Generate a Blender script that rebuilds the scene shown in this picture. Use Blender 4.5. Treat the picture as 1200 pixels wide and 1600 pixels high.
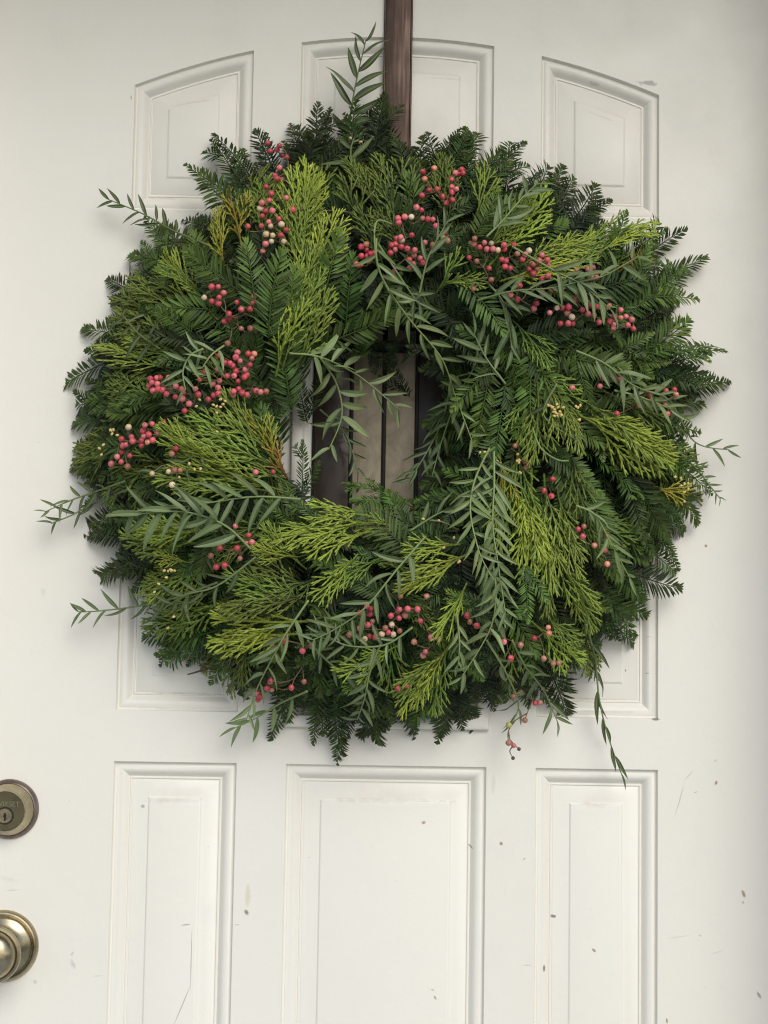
import bpy, bmesh, math, random
from mathutils import Vector, Matrix, noise
rnd = random.Random(7)
R = math.radians
for o in list(bpy.data.objects): bpy.data.objects.remove(o)
scene = bpy.context.scene
COL = scene.collection

# ------------------------------------------------------------------ camera
CAM = Vector((-0.0198, -1.7165, 1.2272)); PITCH, YAW, ROLL, FPX = .0857, .0075, .0167, 2500.0
fw = Vector((math.sin(YAW)*math.cos(PITCH), math.cos(YAW)*math.cos(PITCH), math.sin(PITCH)))
rt0 = Vector((math.cos(YAW), -math.sin(YAW), 0)); up0 = rt0.cross(fw)
rt = math.cos(ROLL)*rt0 + math.sin(ROLL)*up0; up = -math.sin(ROLL)*rt0 + math.cos(ROLL)*up0
cam = bpy.data.objects.new("camera", bpy.data.cameras.new("camera")); COL.objects.link(cam)
cam.matrix_world = Matrix((( rt.x, up.x, -fw.x, CAM.x), (rt.y, up.y, -fw.y, CAM.y), (rt.z, up.z, -fw.z, CAM.z), (0, 0, 0, 1)))
cam.data.sensor_fit = 'VERTICAL'; cam.data.sensor_height = 32; cam.data.lens = 32*FPX/1600
cam.data.clip_start = .05; cam.data.clip_end = 500
scene.camera = cam

# ------------------------------------------------------------------ world, sun, exposure
SUN_EL, SUN_AZ = R(34), R(20)          # azimuth to the right of the direction the door faces
w = bpy.data.worlds.new("World"); scene.world = w; w.use_nodes = True
nt = w.node_tree; bg = nt.nodes["Background"]
sky = nt.nodes.new("ShaderNodeTexSky"); sky.sky_type = 'NISHITA'; sky.sun_disc = False
sky.sun_elevation = SUN_EL; sky.sun_rotation = R(180)-SUN_AZ
sky.air_density = 1.0; sky.dust_density = 1.0; sky.ozone_density = 1.0
hs = nt.nodes.new("ShaderNodeHueSaturation"); hs.inputs['Saturation'].default_value = .80
nt.links.new(sky.outputs[0], hs.inputs['Color']); nt.links.new(hs.outputs[0], bg.inputs[0])
bg.inputs[1].default_value = .10
sl = bpy.data.lights.new("sun", 'SUN'); sl.energy = 1.25; sl.angle = R(38); sl.color = (1, .975, .925)
so = bpy.data.objects.new("sun", sl); COL.objects.link(so)
sd = Vector((math.sin(SUN_AZ)*math.cos(SUN_EL), -math.cos(SUN_AZ)*math.cos(SUN_EL), math.sin(SUN_EL)))
so.rotation_euler = sd.to_track_quat('Z', 'Y').to_euler(); so.location = (0, -3, 4)
scene.view_settings.view_transform = 'Standard'; scene.view_settings.look = 'None'
scene.view_settings.exposure = 0.49; scene.view_settings.gamma = 1
scene.render.engine = 'CYCLES'
scene.cycles.pixel_filter_type = 'BLACKMAN_HARRIS'; scene.cycles.filter_width = 1.15
scene.cycles.max_bounces = 6; scene.cycles.diffuse_bounces = 3; scene.cycles.use_denoising = True

# ------------------------------------------------------------------ helpers
def P(px, py, Y=0.0):
    """the point of the plane Y metres in front of the door that stands at photograph pixel px, py"""
    d = fw + (px-600)/FPX*rt - (py-800)/FPX*up
    return CAM + d*((-Y-CAM.y)/d.y)

class MB:
    def __init__(s): s.v = []; s.f = []; s.c = []
    def add(s, vs, fs, cs):
        n = len(s.v); s.v += [tuple(v) for v in vs]; s.f += [tuple(i+n for i in f) for f in fs]
        s.c += cs if isinstance(cs, list) else [cs]*len(vs)
    def tube(s, pts, rad, sides, cols, flat=1.0, nrm=None, cap=True):
        n = len(pts); vs = []; cs = []
        nrm = nrm or Vector((0, 0, 1))
        for i, p in enumerate(pts):
            t = (pts[min(i+1, n-1)]-pts[max(i-1, 0)]).normalized()
            a = nrm.cross(t)
            if a.length < 1e-4: a = Vector((1, 0, 0)).cross(t)
            a.normalize(); b = t.cross(a)
            r = rad[i] if isinstance(rad, list) else rad
            for k in range(sides):
                q = 2*math.pi*k/sides
                vs.append(p + a*(math.cos(q)*r) + b*(math.sin(q)*r*flat)); cs.append(cols[i] if isinstance(cols, list) else cols)
        fs = [(i*sides+k, i*sides+(k+1) % sides, (i+1)*sides+(k+1) % sides, (i+1)*sides+k) for i in range(n-1) for k in range(sides)]
        if cap:
            fs.append(tuple(range((n-1)*sides, n*sides))); fs.append(tuple(reversed(range(sides))))
        s.add(vs, fs, cs)
    def needle(s, b, d, n, L, W, col, bend=.12):
        """one folded blade: base, two shoulders, ridge, tip"""
        side = n.cross(d).normalized()
        p1 = b + d*(L*.35) - n*(L*bend*.1); p2 = b + d*(L*.75) - n*(L*bend*.5); p3 = b + d*L - n*(L*bend)
        f = W*.22
        vs = [b, p1+side*W*.5+n*f, p1, p1-side*W*.5+n*f, p2+side*W*.38+n*f*.7, p2, p2-side*W*.38+n*f*.7, p3]
        s.add(vs, [(0, 1, 2), (0, 2, 3), (1, 4, 5, 2), (2, 5, 6, 3), (4, 7, 5), (5, 7, 6)], col)
    def mesh(s, name, mat=None, smooth=True):
        m = bpy.data.meshes.new(name); m.from_pydata(s.v, [], s.f)
        a = m.color_attributes.new("tone", 'FLOAT_COLOR', 'POINT')
        a.data.foreach_set('color', [x for c in s.c for x in (c[0], c[1], c[2], 1.0)])
        if smooth: m.polygons.foreach_set('use_smooth', [True]*len(m.polygons))
        if mat: m.materials.append(mat)
        m.update(); return m

WM = {}
def link(o, parent=None, M=None):
    COL.objects.link(o); M = M or Matrix.Identity(4)
    if parent is not None:
        o.parent = parent; o.matrix_basis = WM[parent.name].inverted() @ M
    else: o.matrix_basis = M
    WM[o.name] = M.copy(); return o
def obj(name, mesh, parent=None, M=None): return link(bpy.data.objects.new(name, mesh), parent, M)
def tag(o, label=None, cat=None, kind=None, group=None):
    if label: o['label'] = label
    if cat: o['category'] = cat
    if kind: o['kind'] = kind
    if group: o['group'] = group
    return o
def bm_mesh(bm, name, mat, angle=35):
    m = bpy.data.meshes.new(name); bmesh.ops.recalc_face_normals(bm, faces=bm.faces); bm.to_mesh(m); bm.free()
    m.polygons.foreach_set('use_smooth', [True]*len(m.polygons)); m.set_sharp_from_angle(angle=R(angle))
    m.materials.append(mat); return m
def box_mesh(name, mat, x0, x1, y0, y1, z0, z1, bev=0, seg=2):
    bm = bmesh.new(); bmesh.ops.create_cube(bm, size=1)
    for v in bm.verts:
        v.co = Vector(((x0+x1)/2+v.co.x*(x1-x0), (y0+y1)/2+v.co.y*(y1-y0), (z0+z1)/2+v.co.z*(z1-z0)))
    if bev: bmesh.ops.bevel(bm, geom=bm.edges[:], offset=bev, segments=seg, affect='EDGES', profile=.5)
    return bm_mesh(bm, name, mat)
def lathe_mesh(name, mat, prof, seg=96, angle=28):
    """profile of (radius, height towards the viewer), turned about the -Y axis"""
    bm = bmesh.new(); rings = []
    for r, h in prof:
        if r < 1e-6: rings.append([bm.verts.new((0, -h, 0))])
        else: rings.append([bm.verts.new((r*math.cos(2*math.pi*k/seg), -h, r*math.sin(2*math.pi*k/seg))) for k in range(seg)])
    for a, b in zip(rings, rings[1:]):
        for k in range(seg):
            k2 = (k+1) % seg
            if len(b) == 1: bm.faces.new((a[k], a[k2], b[0]))
            else: bm.faces.new((a[k], a[k2], b[k2], b[k]))
    return bm_mesh(bm, name, mat, angle)

# ------------------------------------------------------------------ materials
def new_mat(name):
    m = bpy.data.materials.new(name); m.use_nodes = True
    return m, m.node_tree, m.node_tree.nodes["Principled BSDF"]
def N(nt, typ, **kw):
    n = nt.nodes.new(typ)
    for k, v in kw.items():
        if k.startswith('i_'):
            key = k[2:].replace('_', ' '); key = int(key) if key.isdigit() else key
            n.inputs[key].default_value = v
        else: setattr(n, k, v)
    return n
def mixc(nt, fac, a, b, mode='MIX'):
    n = nt.nodes.new("ShaderNodeMix"); n.data_type = 'RGBA'; n.blend_type = mode
    for s, v in ((0, fac), (6, a), (7, b)):
        if hasattr(v, 'is_linked'): nt.links.new(v, n.inputs[s])
        else: n.inputs[s].default_value = (*v, 1) if isinstance(v, tuple) else v
    return n.outputs[2]
def math_n(nt, op, a, b=0.0, clamp=False):
    n = nt.nodes.new("ShaderNodeMath"); n.operation = op; n.use_clamp = clamp
    for i, v in enumerate((a, b)):
        if hasattr(v, 'is_linked'): nt.links.new(v, n.inputs[i])
        else: n.inputs[i].default_value = v
    return n.outputs[0]
def rampf(nt, v, a, b, lo=0.0, hi=1.0):
    n = nt.nodes.new("ShaderNodeMapRange"); nt.links.new(v, n.inputs[0])
    for i, x in enumerate((a, b, lo, hi)): n.inputs[i+1].default_value = x
    return n.outputs[0]
def bump(nt, bs, height, strength, dist):
    b = N(nt, "ShaderNodeBump"); b.inputs['Strength'].default_value = strength; b.inputs['Distance'].default_value = dist
    nt.links.new(height, b.inputs['Height']); nt.links.new(b.outputs[0], bs.inputs['Normal'])

def paint_material(x0=-9, x1=9, z0=-9, z1=9, excl=()):
    """the marks of the paint that fall into the given part of the door"""
    m, nt, bs = new_mat("white_gloss_paint")
    geo = N(nt, "ShaderNodeNewGeometry"); pos = geo.outputs['Position']
    def noise_at(scale, detail=4, rough=.55, vec=None):
        n = N(nt, "ShaderNodeTexNoise"); n.inputs['Scale'].default_value = scale
        n.inputs['Detail'].default_value = detail; n.inputs['Roughness'].default_value = rough
        nt.links.new(vec or pos, n.inputs['Vector']); return n
    col = (.80, .77, .69)
    n1 = noise_at(3.2, 5)
    col = mixc(nt, rampf(nt, n1.outputs[0], .4, .72, 0, .35), col, (.77, .72, .61))
    n2 = noise_at(14, 6, .65)
    col = mixc(nt, rampf(nt, n2.outputs[0], .56, .78, 0, .22), col, (.66, .65, .62))
    # fine dust
    n3 = noise_at(160, 3)
    col = mixc(nt, rampf(nt, n3.outputs[0], .62, .80, 0, .12), col, (.60, .58, .53))
    # scattered dark specks, thicker towards the foot of the door
    sep = N(nt, "ShaderNodeSeparateXYZ"); nt.links.new(pos, sep.inputs[0])
    for sc, thr, dens in ((34, .045, .94), (75, .055, .975), (150, .08, .985)):
        v = N(nt, "ShaderNodeTexVoronoi"); v.inputs['Scale'].default_value = sc
        dn = noise_at(sc*5, 2); dv = N(nt, "ShaderNodeVectorMath", operation='MULTIPLY_ADD')
        nt.links.new(dn.outputs['Color'], dv.inputs[0]); dv.inputs[1].default_value = (.20/sc,)*3; nt.links.new(pos, dv.inputs[2])
        nt.links.new(dv.outputs[0], v.inputs['Vector'])
        hit = math_n(nt, 'LESS_THAN', v.outputs['Distance'], thr)
        sc2 = N(nt, "ShaderNodeSeparateColor"); nt.links.new(v.outputs['Color'], sc2.inputs[0])
        low = rampf(nt, sep.outputs[2], .8, 1.75, dens, 1.0)
        pick = math_n(nt, 'GREATER_THAN', sc2.outputs[0], low)
        col = mixc(nt, math_n(nt, 'MULTIPLY', math_n(nt, 'MULTIPLY', hit, pick), rampf(nt, sc2.outputs[1], 0, 1, .25, .85)), col, (.16, .12, .09))
    rag = noise_at(120, 5, .7); rag2 = noise_at(42, 4, .65)
    def mark(px, py, rx, ry, ang, c, strength, ragged=.6, soft=.3, src=None):
        nonlocal col
        p = P(px, py, 0)
        def inside(bx): return bx[0]-.004 < p.x < bx[1]+.004 and bx[2]-.004 < p.z < bx[3]+.004
        if not inside((x0, x1, z0, z1)) or p.z < 1.9016-.72*p.x*p.x-.012 and any(inside(e) and e[0]+.012 < p.x < e[1]-.012 and e[2]+.012 < p.z < e[3]-.012 for e in excl): return
        s = N(nt, "ShaderNodeVectorMath", operation='SUBTRACT'); nt.links.new(pos, s.inputs[0]); s.inputs[1].default_value = p
        r = N(nt, "ShaderNodeVectorRotate", rotation_type='Y_AXIS'); r.inputs['Angle'].default_value = -ang
        nt.links.new(s.outputs[0], r.inputs['Vector'])
        q = N(nt, "ShaderNodeVectorMath", operation='MULTIPLY'); nt.links.new(r.outputs[0], q.inputs[0])
        k = .00068; q.inputs[1].default_value = (1/(rx*k), 0, 1/(ry*k))
        l = N(nt, "ShaderNodeVectorMath", operation='LENGTH'); nt.links.new(q.outputs[0], l.inputs[0])
        d = math_n(nt, 'ADD', l.outputs['Value'], math_n(nt, 'MULTIPLY', math_n(nt, 'SUBTRACT', (src or rag).outputs[0], .5), ragged*3))
        col = mixc(nt, rampf(nt, d, 1.0, 1.0-soft, 0, strength), col, c)
    rust = (.60, .47, .36); grime = (.66, .60, .51)
    # grime lying on the ledges of the panels
    for (px, py, rx, ry) in ((273, 1252, 42, 5), (612, 1252, 104, 5), (930, 1259, 42, 5)):
        mark(px, py, rx, ry, 0, rust, .65, .9, 1.0)
        mark(px, py+3, rx, 5, 0, (.82, .80, .75), .55, 1.2, .6, rag2)
        mark(px+2, py-14, rx*1.05, 16, 0, (.72, .65, .56), .5, .8, 1.0, rag2)
    mark(300, 158, 42, 2.5, -.16, rust, .5, .8, 1.0); mark(700, 121, 55, 2.0, .05, grime, .6, .8, 1.0)
    mark(940, 180, 34, 2.2, .35, rust, .35, .8, 1.0); mark(255, 306, 40, 2.0, 0, rust, .55, .8, 1.0)
    mark(280, 1084, 75, 2.2, 0, (.42, .36, .30), .5, .8, 1.0); mark(930, 1093, 55, 2.6, 0, rust, .6, .8, 1.0)
    mark(930, 1112, 90, 2.2, 0, (.50, .46, .42), .4, .8, 1.0); mark(280, 1108, 90, 2.0, 0, (.5, .47, .42), .35, .8, 1.0)
    mark(1024, 1124, 9, 2.2, 0, (.12, .09, .06), .8, .6, .6)
    mark(1011, 130, 16, 5, .05, (.36, .36, .35), .85, .9, .5); mark(930, 128, 9, 3, .3, (.50, .48, .44), .6, .9, .6)
    # peeling paint and drips
    mark(387, 1402, 5, 22, .05, (.70, .64, .48), .9, .5, .5); mark(385, 1425, 4, 7, -.5, (.24, .16, .10), .85, .7, .4)
    mark(771, 1224, 4, 20, .03, (.72, .68, .52), .8, .4, .6)
    mark(1062, 1250, 1.1, 34, .28, (.40, .36, .32), .55, .3, .6); mark(1076, 1212, 14, 1.0, -.85, (.40, .36, .32), .5, .3, .6)
    mark(298, 1500, 1.0, 60, .0, (.35, .33, .31), .8, .15, .6); mark(284, 1572, 1.1, 42, .38, (.35, .33, .31), .8, .15, .6)
    mark(290, 1446, 9, 1.2, -.15, (.30, .28, .26), .8, .4, .6); mark(370, 1445, 5, .9, 0, (.4, .38, .35), .7, .2, .5)
    mark(20, 1391, 14, 1.6, -.08, (.52, .51, .49), .6, .6, .8); mark(14, 1374, 16, 5, .2, (.62, .61, .59), .4, .9, .9)
    mark(115, 1508, 4, 10, -.5, (.5, .49, .46), .6, .6, .7); mark(113, 1490, 3, 5, .6, (.5, .49, .46), .6, .6, .7)
    mark(153, 1525, 10, 1.6, -.1, (.6, .59, .56), .6, .6, .7); mark(55, 1534, 4, 5, -.6, (.5, .48, .46), .6, .6, .7)
    mark(1162, 1397, 3, 8, -.45, (.32, .25, .18), .9, .6, .5); mark(1119, 1223, 2.6, 4.5, .3, (.30, .2, .13), .9, .6, .5)
    mark(1161, 1410, 1.5, 3, 0, (.32, .25, .18), .7, .6, .5); mark(1186, 1555, 2.4, 7, -.5, (.35, .3, .26), .85, .6, .5)
    mark(1042, 1595, 1.8, 5, -.2, (.30, .2, .13), .9, .6, .5); mark(851, 1514, 2.2, 6, 0, (.20, .17, .14), .9, .6, .5)
    mark(866, 1434, 4.5, 3, 0, (.20, .17, .14), .9, .8, .5); mark(929, 1486, 3.6, 2.2, .6, (.35, .25, .17), .9, .8, .5)
    mark(662, 1286, 3.6, 3.2, 0, (.30, .2, .14), .9, .9, .5); mark(736, 1324, 6, 1.4, .75, (.32, .25, .2), .9, .5, .5)
    mark(783, 1318, 3, 3.4, 0, (.35, .24, .16), .9, .9, .5); mark(680, 1560, 1.8, 4, -.5, (.35, .3, .25), .9, .6, .5)
    mark(676, 1548, 4, 1.4, .3, (.4, .35, .3), .8, .6, .5); mark(221, 1261, 3.5, 3.5, -.6, (.30, .28, .26), .7, .9, .4)
    mark(1103, 853, 2.6, 2.6, 0, (.30, .2, .12), .9, .8, .4); mark(979, 1048, 1.8, 2.4, 0, (.25, .15, .1), .9, .8, .4)
    mark(1012, 1052, 4, .8, 0, (.35, .3, .26), .7, .5, .4); mark(1015, 995, 5, .7, 0, (.45, .42, .4), .7, .5, .4)
    mark(819, 1342, 3.4, 1.2, -.8, (.35, .32, .3), .8, .5, .5); mark(823, 1508, 9, .9, 0, (.42, .4, .38), .7, .3, .6)
    mark(205, 152, 1.2, 5, 0, (.32, .3, .26), .8, .5, .5); mark(1060, 1464, 20, 1.5, -.15, (.56, .55, .53), .6, .6, .8)
    mark(1120, 1488, 15, 1.0, -.3, (.56, .55, .53), .7, .4, .8); mark(1094, 1462, 4, 2, .3, (.5, .49, .47), .7, .6, .7)
    mark(67, 924, 5, 7, .4, (.6, .58, .54), .5, 1.0, .8); mark(1087, 1238, 4, 1, -.4, (.4, .38, .36), .8, .3, .5)
    nt.links.new(col, bs.inputs['Base Color'])
    bs.inputs['Roughness'].default_value = .42
    nt.links.new(rampf(nt, n2.outputs[0], .3, .7, .34, .55), bs.inputs['Roughness'])
    bn = noise_at(55, 4, .6); bn2 = noise_at(420, 2)
    # brushed-on paint relief, plus the shallow waviness of the pressed skin
    h = math_n(nt, 'ADD', bn.outputs[0], math_n(nt, 'MULTIPLY', bn2.outputs[0], .25))
    h = math_n(nt, 'ADD', h, math_n(nt, 'MULTIPLY', n1.outputs[0], 2.0))
    bump(nt, bs, h, .30, .0009)
    return m
PBOX = [(-.289, -.1588, 1.702, 1.91), (-.1065, .1065, 1.702, 1.91), (.1588, .289, 1.702, 1.91), (-.289, -.1588, 1.158, 1.6485), (.1588, .289, 1.158, 1.6485),
        (-.289, -.1588, .25, 1.1045), (-.1065, .1065, .25, 1.1045), (.1588, .289, .25, 1.1045)]
PAINT = paint_material(excl=PBOX)
PAINT_PANEL = [paint_material(*b_) for b_ in PBOX]
PAINT_PLAIN = paint_material(8, 9, 8, 9)

def leaf_material(name, rough=.5, spec=.4, rib=(0, 0, 0), ribf=0.0, var=.5, transl=.18, tipf=.28):
    """colour of the sprig (object colour) x per-needle tone; attribute tone = (random, towards the tip, midrib)"""
    m, nt, bs = new_mat(name)
    oi = N(nt, "ShaderNodeObjectInfo"); at = N(nt, "ShaderNodeAttribute", attribute_name="tone")
    sc = N(nt, "ShaderNodeSeparateColor"); nt.links.new(at.outputs['Color'], sc.inputs[0])
    h = N(nt, "ShaderNodeHueSaturation"); nt.links.new(oi.outputs['Color'], h.inputs['Color'])
    nt.links.new(rampf(nt, oi.outputs['Random'], 0, 1, .482, .518), h.inputs['Hue'])
    v = math_n(nt, 'MULTIPLY', rampf(nt, sc.outputs[0], 0, 1, 1-var*.6, 1+var*.6), rampf(nt, sc.outputs[1], 0, 1, .42, 1.50))  # base-to-tip range widened for contrast, shade towards the base put into the colour
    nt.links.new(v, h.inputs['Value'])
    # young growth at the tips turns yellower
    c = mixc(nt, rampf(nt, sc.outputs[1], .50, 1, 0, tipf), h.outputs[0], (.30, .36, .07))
    tc = N(nt, "ShaderNodeTexCoord"); n = N(nt, "ShaderNodeTexNoise"); n.inputs['Scale'].default_value = 90
    nt.links.new(tc.outputs['Object'], n.inputs['Vector'])
    c = mixc(nt, rampf(nt, n.outputs[0], .3, .7, 0, .35), c, mixc(nt, 1.0, c, (.55, .58, .45), 'MULTIPLY'))
    if ribf: c = mixc(nt, math_n(nt, 'MULTIPLY', sc.outputs[2], ribf), c, rib)
    nt.links.new(c, bs.inputs['Base Color']); bs.inputs['Roughness'].default_value = rough
    bs.inputs['Specular IOR Level'].default_value = spec
    tr = N(nt, "ShaderNodeBsdfTranslucent"); nt.links.new(c, tr.inputs[0])
    mx = N(nt, "ShaderNodeMixShader"); mx.inputs[0].default_value = transl
    out = nt.nodes["Material Output"]
    nt.links.new(bs.outputs[0], mx.inputs[1]); nt.links.new(tr.outputs[0], mx.inputs[2]); nt.links.new(mx.outputs[0], out.inputs[0])
    return m
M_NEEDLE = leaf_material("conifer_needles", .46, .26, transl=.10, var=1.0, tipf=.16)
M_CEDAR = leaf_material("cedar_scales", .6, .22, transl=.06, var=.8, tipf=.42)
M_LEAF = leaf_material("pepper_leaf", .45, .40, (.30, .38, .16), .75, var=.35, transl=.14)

def simple(name, c, rough, metal=0.0, nscale=0, nc=None, bs_=0.0, bd=.001, spec=.5, lo=.35, hi=.65):
    m, nt, bs = new_mat(name); bs.inputs['Roughness'].default_value = rough; bs.inputs['Metallic'].default_value = metal
    bs.inputs['Base Color'].default_value = (*c, 1); bs.inputs['Specular IOR Level'].default_value = spec
    if nscale:
        tc = N(nt, "ShaderNodeTexCoord"); n = N(nt, "ShaderNodeTexNoise"); n.inputs['Scale'].default_value = nscale; n.inputs['Detail'].default_value = 5
        nt.links.new(tc.outputs['Object'], n.inputs['Vector'])
        nt.links.new(mixc(nt, rampf(nt, n.outputs[0], lo, hi), c, nc or tuple(x*.6 for x in c)), bs.inputs['Base Color'])
        if bs_: bump(nt, bs, n.outputs[0], bs_, bd)
    return m
M_TWIG = simple("brown_bark", (.13, .085, .05), .8, 0, 300, (.05, .032, .02), .5, .0005)
M_BSTEM = simple("berry_stalk", (.17, .14, .07), .7, 0, 200, (.15, .08, .05))
M_CORE = simple("dark_core_filler", (.016, .024, .010), .95, 0, 60, (.008, .009, .005), .8, .004)  # near-black filler colour for the gaps between the sprigs
M_BUD = simple("yellow_cedar_bud", (.62, .42, .10), .6, 0, 500, (.70, .55, .25))
M_PORCH = simple("warm_bounce_paint", (.72, .52, .18), .7, 0, 6, (.66, .45, .13))  # saturated ochre, tinted to bounce warm light onto the door's top
M_CONC = simple("porch_concrete", (.48, .53, .60), .85, 0, 8, (.42, .46, .52), .3, .002)
M_GROUND = simple("garden_ground", (.16, .17, .12), .95, 0, .5, (.24, .23, .19))
M_TRIM = simple("white_trim_paint", (.78, .76, .71), .45, 0, 20, (.72, .70, .65))
M_RUBBER = simple("black_came", (.008, .007, .006), .5, spec=.15)
M_DARK = simple("keyhole_dark", (.006, .006, .008), .4)
M_HALL = simple("hall_wall", (.10, .08, .06), .8)

def metal_material(name, c, c2, rough, streak=(1, 1, 1), nscale=140):
    m, nt, bs = new_mat(name); bs.inputs['Metallic'].default_value = 1
    tc = N(nt, "ShaderNodeTexCoord"); mp = N(nt, "ShaderNodeMapping"); mp.inputs['Scale'].default_value = streak
    nt.links.new(tc.outputs['Object'], mp.inputs[0])
    n = N(nt, "ShaderNodeTexNoise"); n.inputs['Scale'].default_value = nscale; n.inputs['Detail'].default_value = 6
    nt.links.new(mp.outputs[0], n.inputs['Vector'])
    n2 = N(nt, "ShaderNodeTexNoise"); n2.inputs['Scale'].default_value = 45; n2.inputs['Detail'].default_value = 4
    nt.links.new(tc.outputs['Object'], n2.inputs['Vector'])
    nt.links.new(mixc(nt, rampf(nt, n2.outputs[0], .35, .7), c, c2), bs.inputs['Base Color'])
    nt.links.new(rampf(nt, n.outputs[0], .3, .7, rough*.75, rough*1.3), bs.inputs['Roughness'])
    bump(nt, bs, n.outputs[0], .12, .0004)
    return m
M_BRASS = metal_material("antique_brass", (.46, .39, .26), (.30, .26, .17), .28)
M_BRASS_D = metal_material("dark_antique_brass", (.17, .15, .09), (.12, .11, .07), .42)
M_RIM = metal_material("worn_bronze_rim", (.20, .16, .14), (.30, .25, .22), .40)
M_STRAP = metal_material("brown_enamelled_steel", (.105, .074, .060), (.078, .056, .046), .50, (1, 1, .06), 260)

def glass_material(name, c, c2, rough, bs_):
    m, nt, bs = new_mat(name)
    tc = N(nt, "ShaderNodeTexCoord"); mp = N(nt, "ShaderNodeMapping"); mp.inputs['Scale'].default_value = (1, 1, .5)
    nt.links.new(tc.outputs['Object'], mp.inputs[0])
    n = N(nt, "ShaderNodeTexNoise"); n.inputs['Scale'].default_value = 38; n.inputs['Detail'].default_value = 7; n.inputs['Roughness'].default_value = .62
    n.inputs['Distortion'].default_value = 1.6; nt.links.new(mp.outputs[0], n.inputs['Vector'])
    nt.links.new(mixc(nt, rampf(nt, n.outputs[0], .35, .68), c, c2), bs.inputs['Base Color'])
    bs.inputs['Roughness'].default_value = rough; bs.inputs['Specular IOR Level'].default_value = .18; bump(nt, bs, n.outputs[0], bs_, .002)
    return m
M_GL_DARK = glass_material("dark_opaque_glass", (.050, .036, .026), (.028, .020, .014), .2, .06)  # opaque pane, the dark interior behind it is put into the colour
M_GL_CHIP = glass_material("brown_glue_chip_glass", (.30, .25, .17), (.19, .155, .105), .38, .5)  # opaque too, the tan reflection is put into the base colour

# ------------------------------------------------------------------ setting: ground, porch
tag(obj("ground", box_mesh("ground", M_GROUND, -60, 60, -120, 3, -.35, -.20)), kind='structure')
tag(obj("porch_floor", box_mesh("porch_floor", M_CONC, -1.6, 1.6, -2.6, .1, -.16, -.02, .01)), kind='structure')
tag(obj("unseen_porch_ceiling", box_mesh("unseen_porch_ceiling", M_PORCH, -1.6, 1.6, -.60, .2, 2.28, 2.38)), kind='structure')  # out of view, depth and height set to shade the door's top
# the wall with the doorway, as four butted pieces; the right jamb stands proud of them
tag(obj("wall", box_mesh("wall", M_PORCH, -1.6, -.512, -.01, .20, -.02, 2.278)), kind='structure')
tag(obj("wall", box_mesh("wall", M_PORCH, .512, 1.6, -.01, .20, -.02, 2.278)), kind='structure')
tag(obj("wall", box_mesh("wall", M_PORCH, -.510, .510, -.01, .20, 2.095, 2.276)), kind='structure')
tag(obj("hall_back_wall", box_mesh("hall_back_wall", M_HALL, -.9, .9, 1.2, 1.3, -.02, 2.34)), kind='structure')
fr = tag(link(bpy.data.objects.new("door_frame", None)), kind='structure')
obj("jamb", box_mesh("jamb", M_TRIM, -.508, -.461, -.045, .12, -.02, 2.044, .003), fr)
obj("jamb", box_mesh("jamb", M_TRIM, .461, .508, -.165, .12, -.02, 2.044, .003), fr)  # unseen, depth set to dim the door's right edge
obj("head_jamb", box_mesh("head_jamb", M_TRIM, -.508, .508, -.10, .12, 2.046, 2.093, .003), fr)

# ------------------------------------------------------------------ the door
door = tag(link(bpy.data.objects.new("front_door", None), None, Matrix.Translation((0, 0, 0))),
           "worn white painted panel door with scuffs, chipped spots and brass hardware", "door")
DX, DZ0, DZ1, DY = .457, .008, 2.040, .044
KA = .72
def rect(x0, x1, z0, z1): return [(x0, z0), (x1, z0), (x1, z1), (x0, z1)]
def arched(x0, x1, z0):
    n = 10; pts = [(x0, z0), (x1, z0)]
    for i in range(n+1):
        x = x1+(x0-x1)*i/n; pts.append((x, 1.9016-KA*x*x))
    return pts
a, b, c = .289, .1588, .1065
panels = [(arched(-a, -b, 1.702), 1), (arched(-c, c, 1.702), 1), (arched(b, a, 1.702), 1),
          (rect(-a, -b, 1.158, 1.6485), 0), (rect(b, a, 1.158, 1.6485), 0),
          (rect(-a, -b, .25, 1.1045), 0), (rect(-c, c, .25, 1.1045), 0), (rect(b, a, .25, 1.1045), 0)]
def inset(poly, d):
    if len(poly) > 4:      # arched head: follow the curve exactly
        xa, xb, zb = poly[0][0]+d, poly[1][0]-d, poly[0][1]+d; out = [(xa, zb), (xb, zb)]
        for i in range(11):
            x = xb+(xa-xb)*i/10; out.append((x, 1.9016-KA*x*x-d*math.sqrt(1+(2*KA*x)**2)))
        return out
    out = []; n = len(poly)
    for i in range(n):
        p0, p1, p2 = Vector(poly[i-1]), Vector(poly[i]), Vector(poly[(i+1) % n])
        e1 = (p1-p0).normalized(); e2 = (p2-p1).normalized()
        n1 = Vector((-e1.y, e1.x)); n2 = Vector((-e2.y, e2.x))
        k = 1+n1.dot(n2); out.append(tuple(p1+(n1+n2)*(d/k)))
    return out
# side quirk, cove, inner quirk, sloping bevel, small step, raised field : (inwards, depth into the door)
PROF = [(0, 0), (.0004, .0010), (.0010, .0038), (.0018, .0048), (.0030, .0048), (.0042, .0040), (.0056, .0036), (.0080, .0037), (.0105, .0049), (.0128, .0072), (.0148, .0098),
        (.0158, .0106), (.0166, .0106), (.0171, .0096), (.0180, .0096), (.0185, .0107), (.0193, .0108), (.0204, .0101), (.0330, .0068), (.0362, .0061),
        (.0370, .0057), (.0378, .0050), (.0388, .0044), (.0396, .0042)]
SLW = .1083; SLB, SLT = 1.1435, 1.662                     # outline of the raised window frame
hole = rect(-.092, .092, 1.160, 1.648)
bm = bmesh.new()
def loop(pts, y):
    vs = [bm.verts.new((x, y, z)) for x, z in pts]
    return vs, [bm.edges.new((vs[i], vs[(i+1) % len(vs)])) for i in range(len(vs))]
outv, ed = loop(rect(-DX, DX, DZ0, DZ1), 0)
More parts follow.
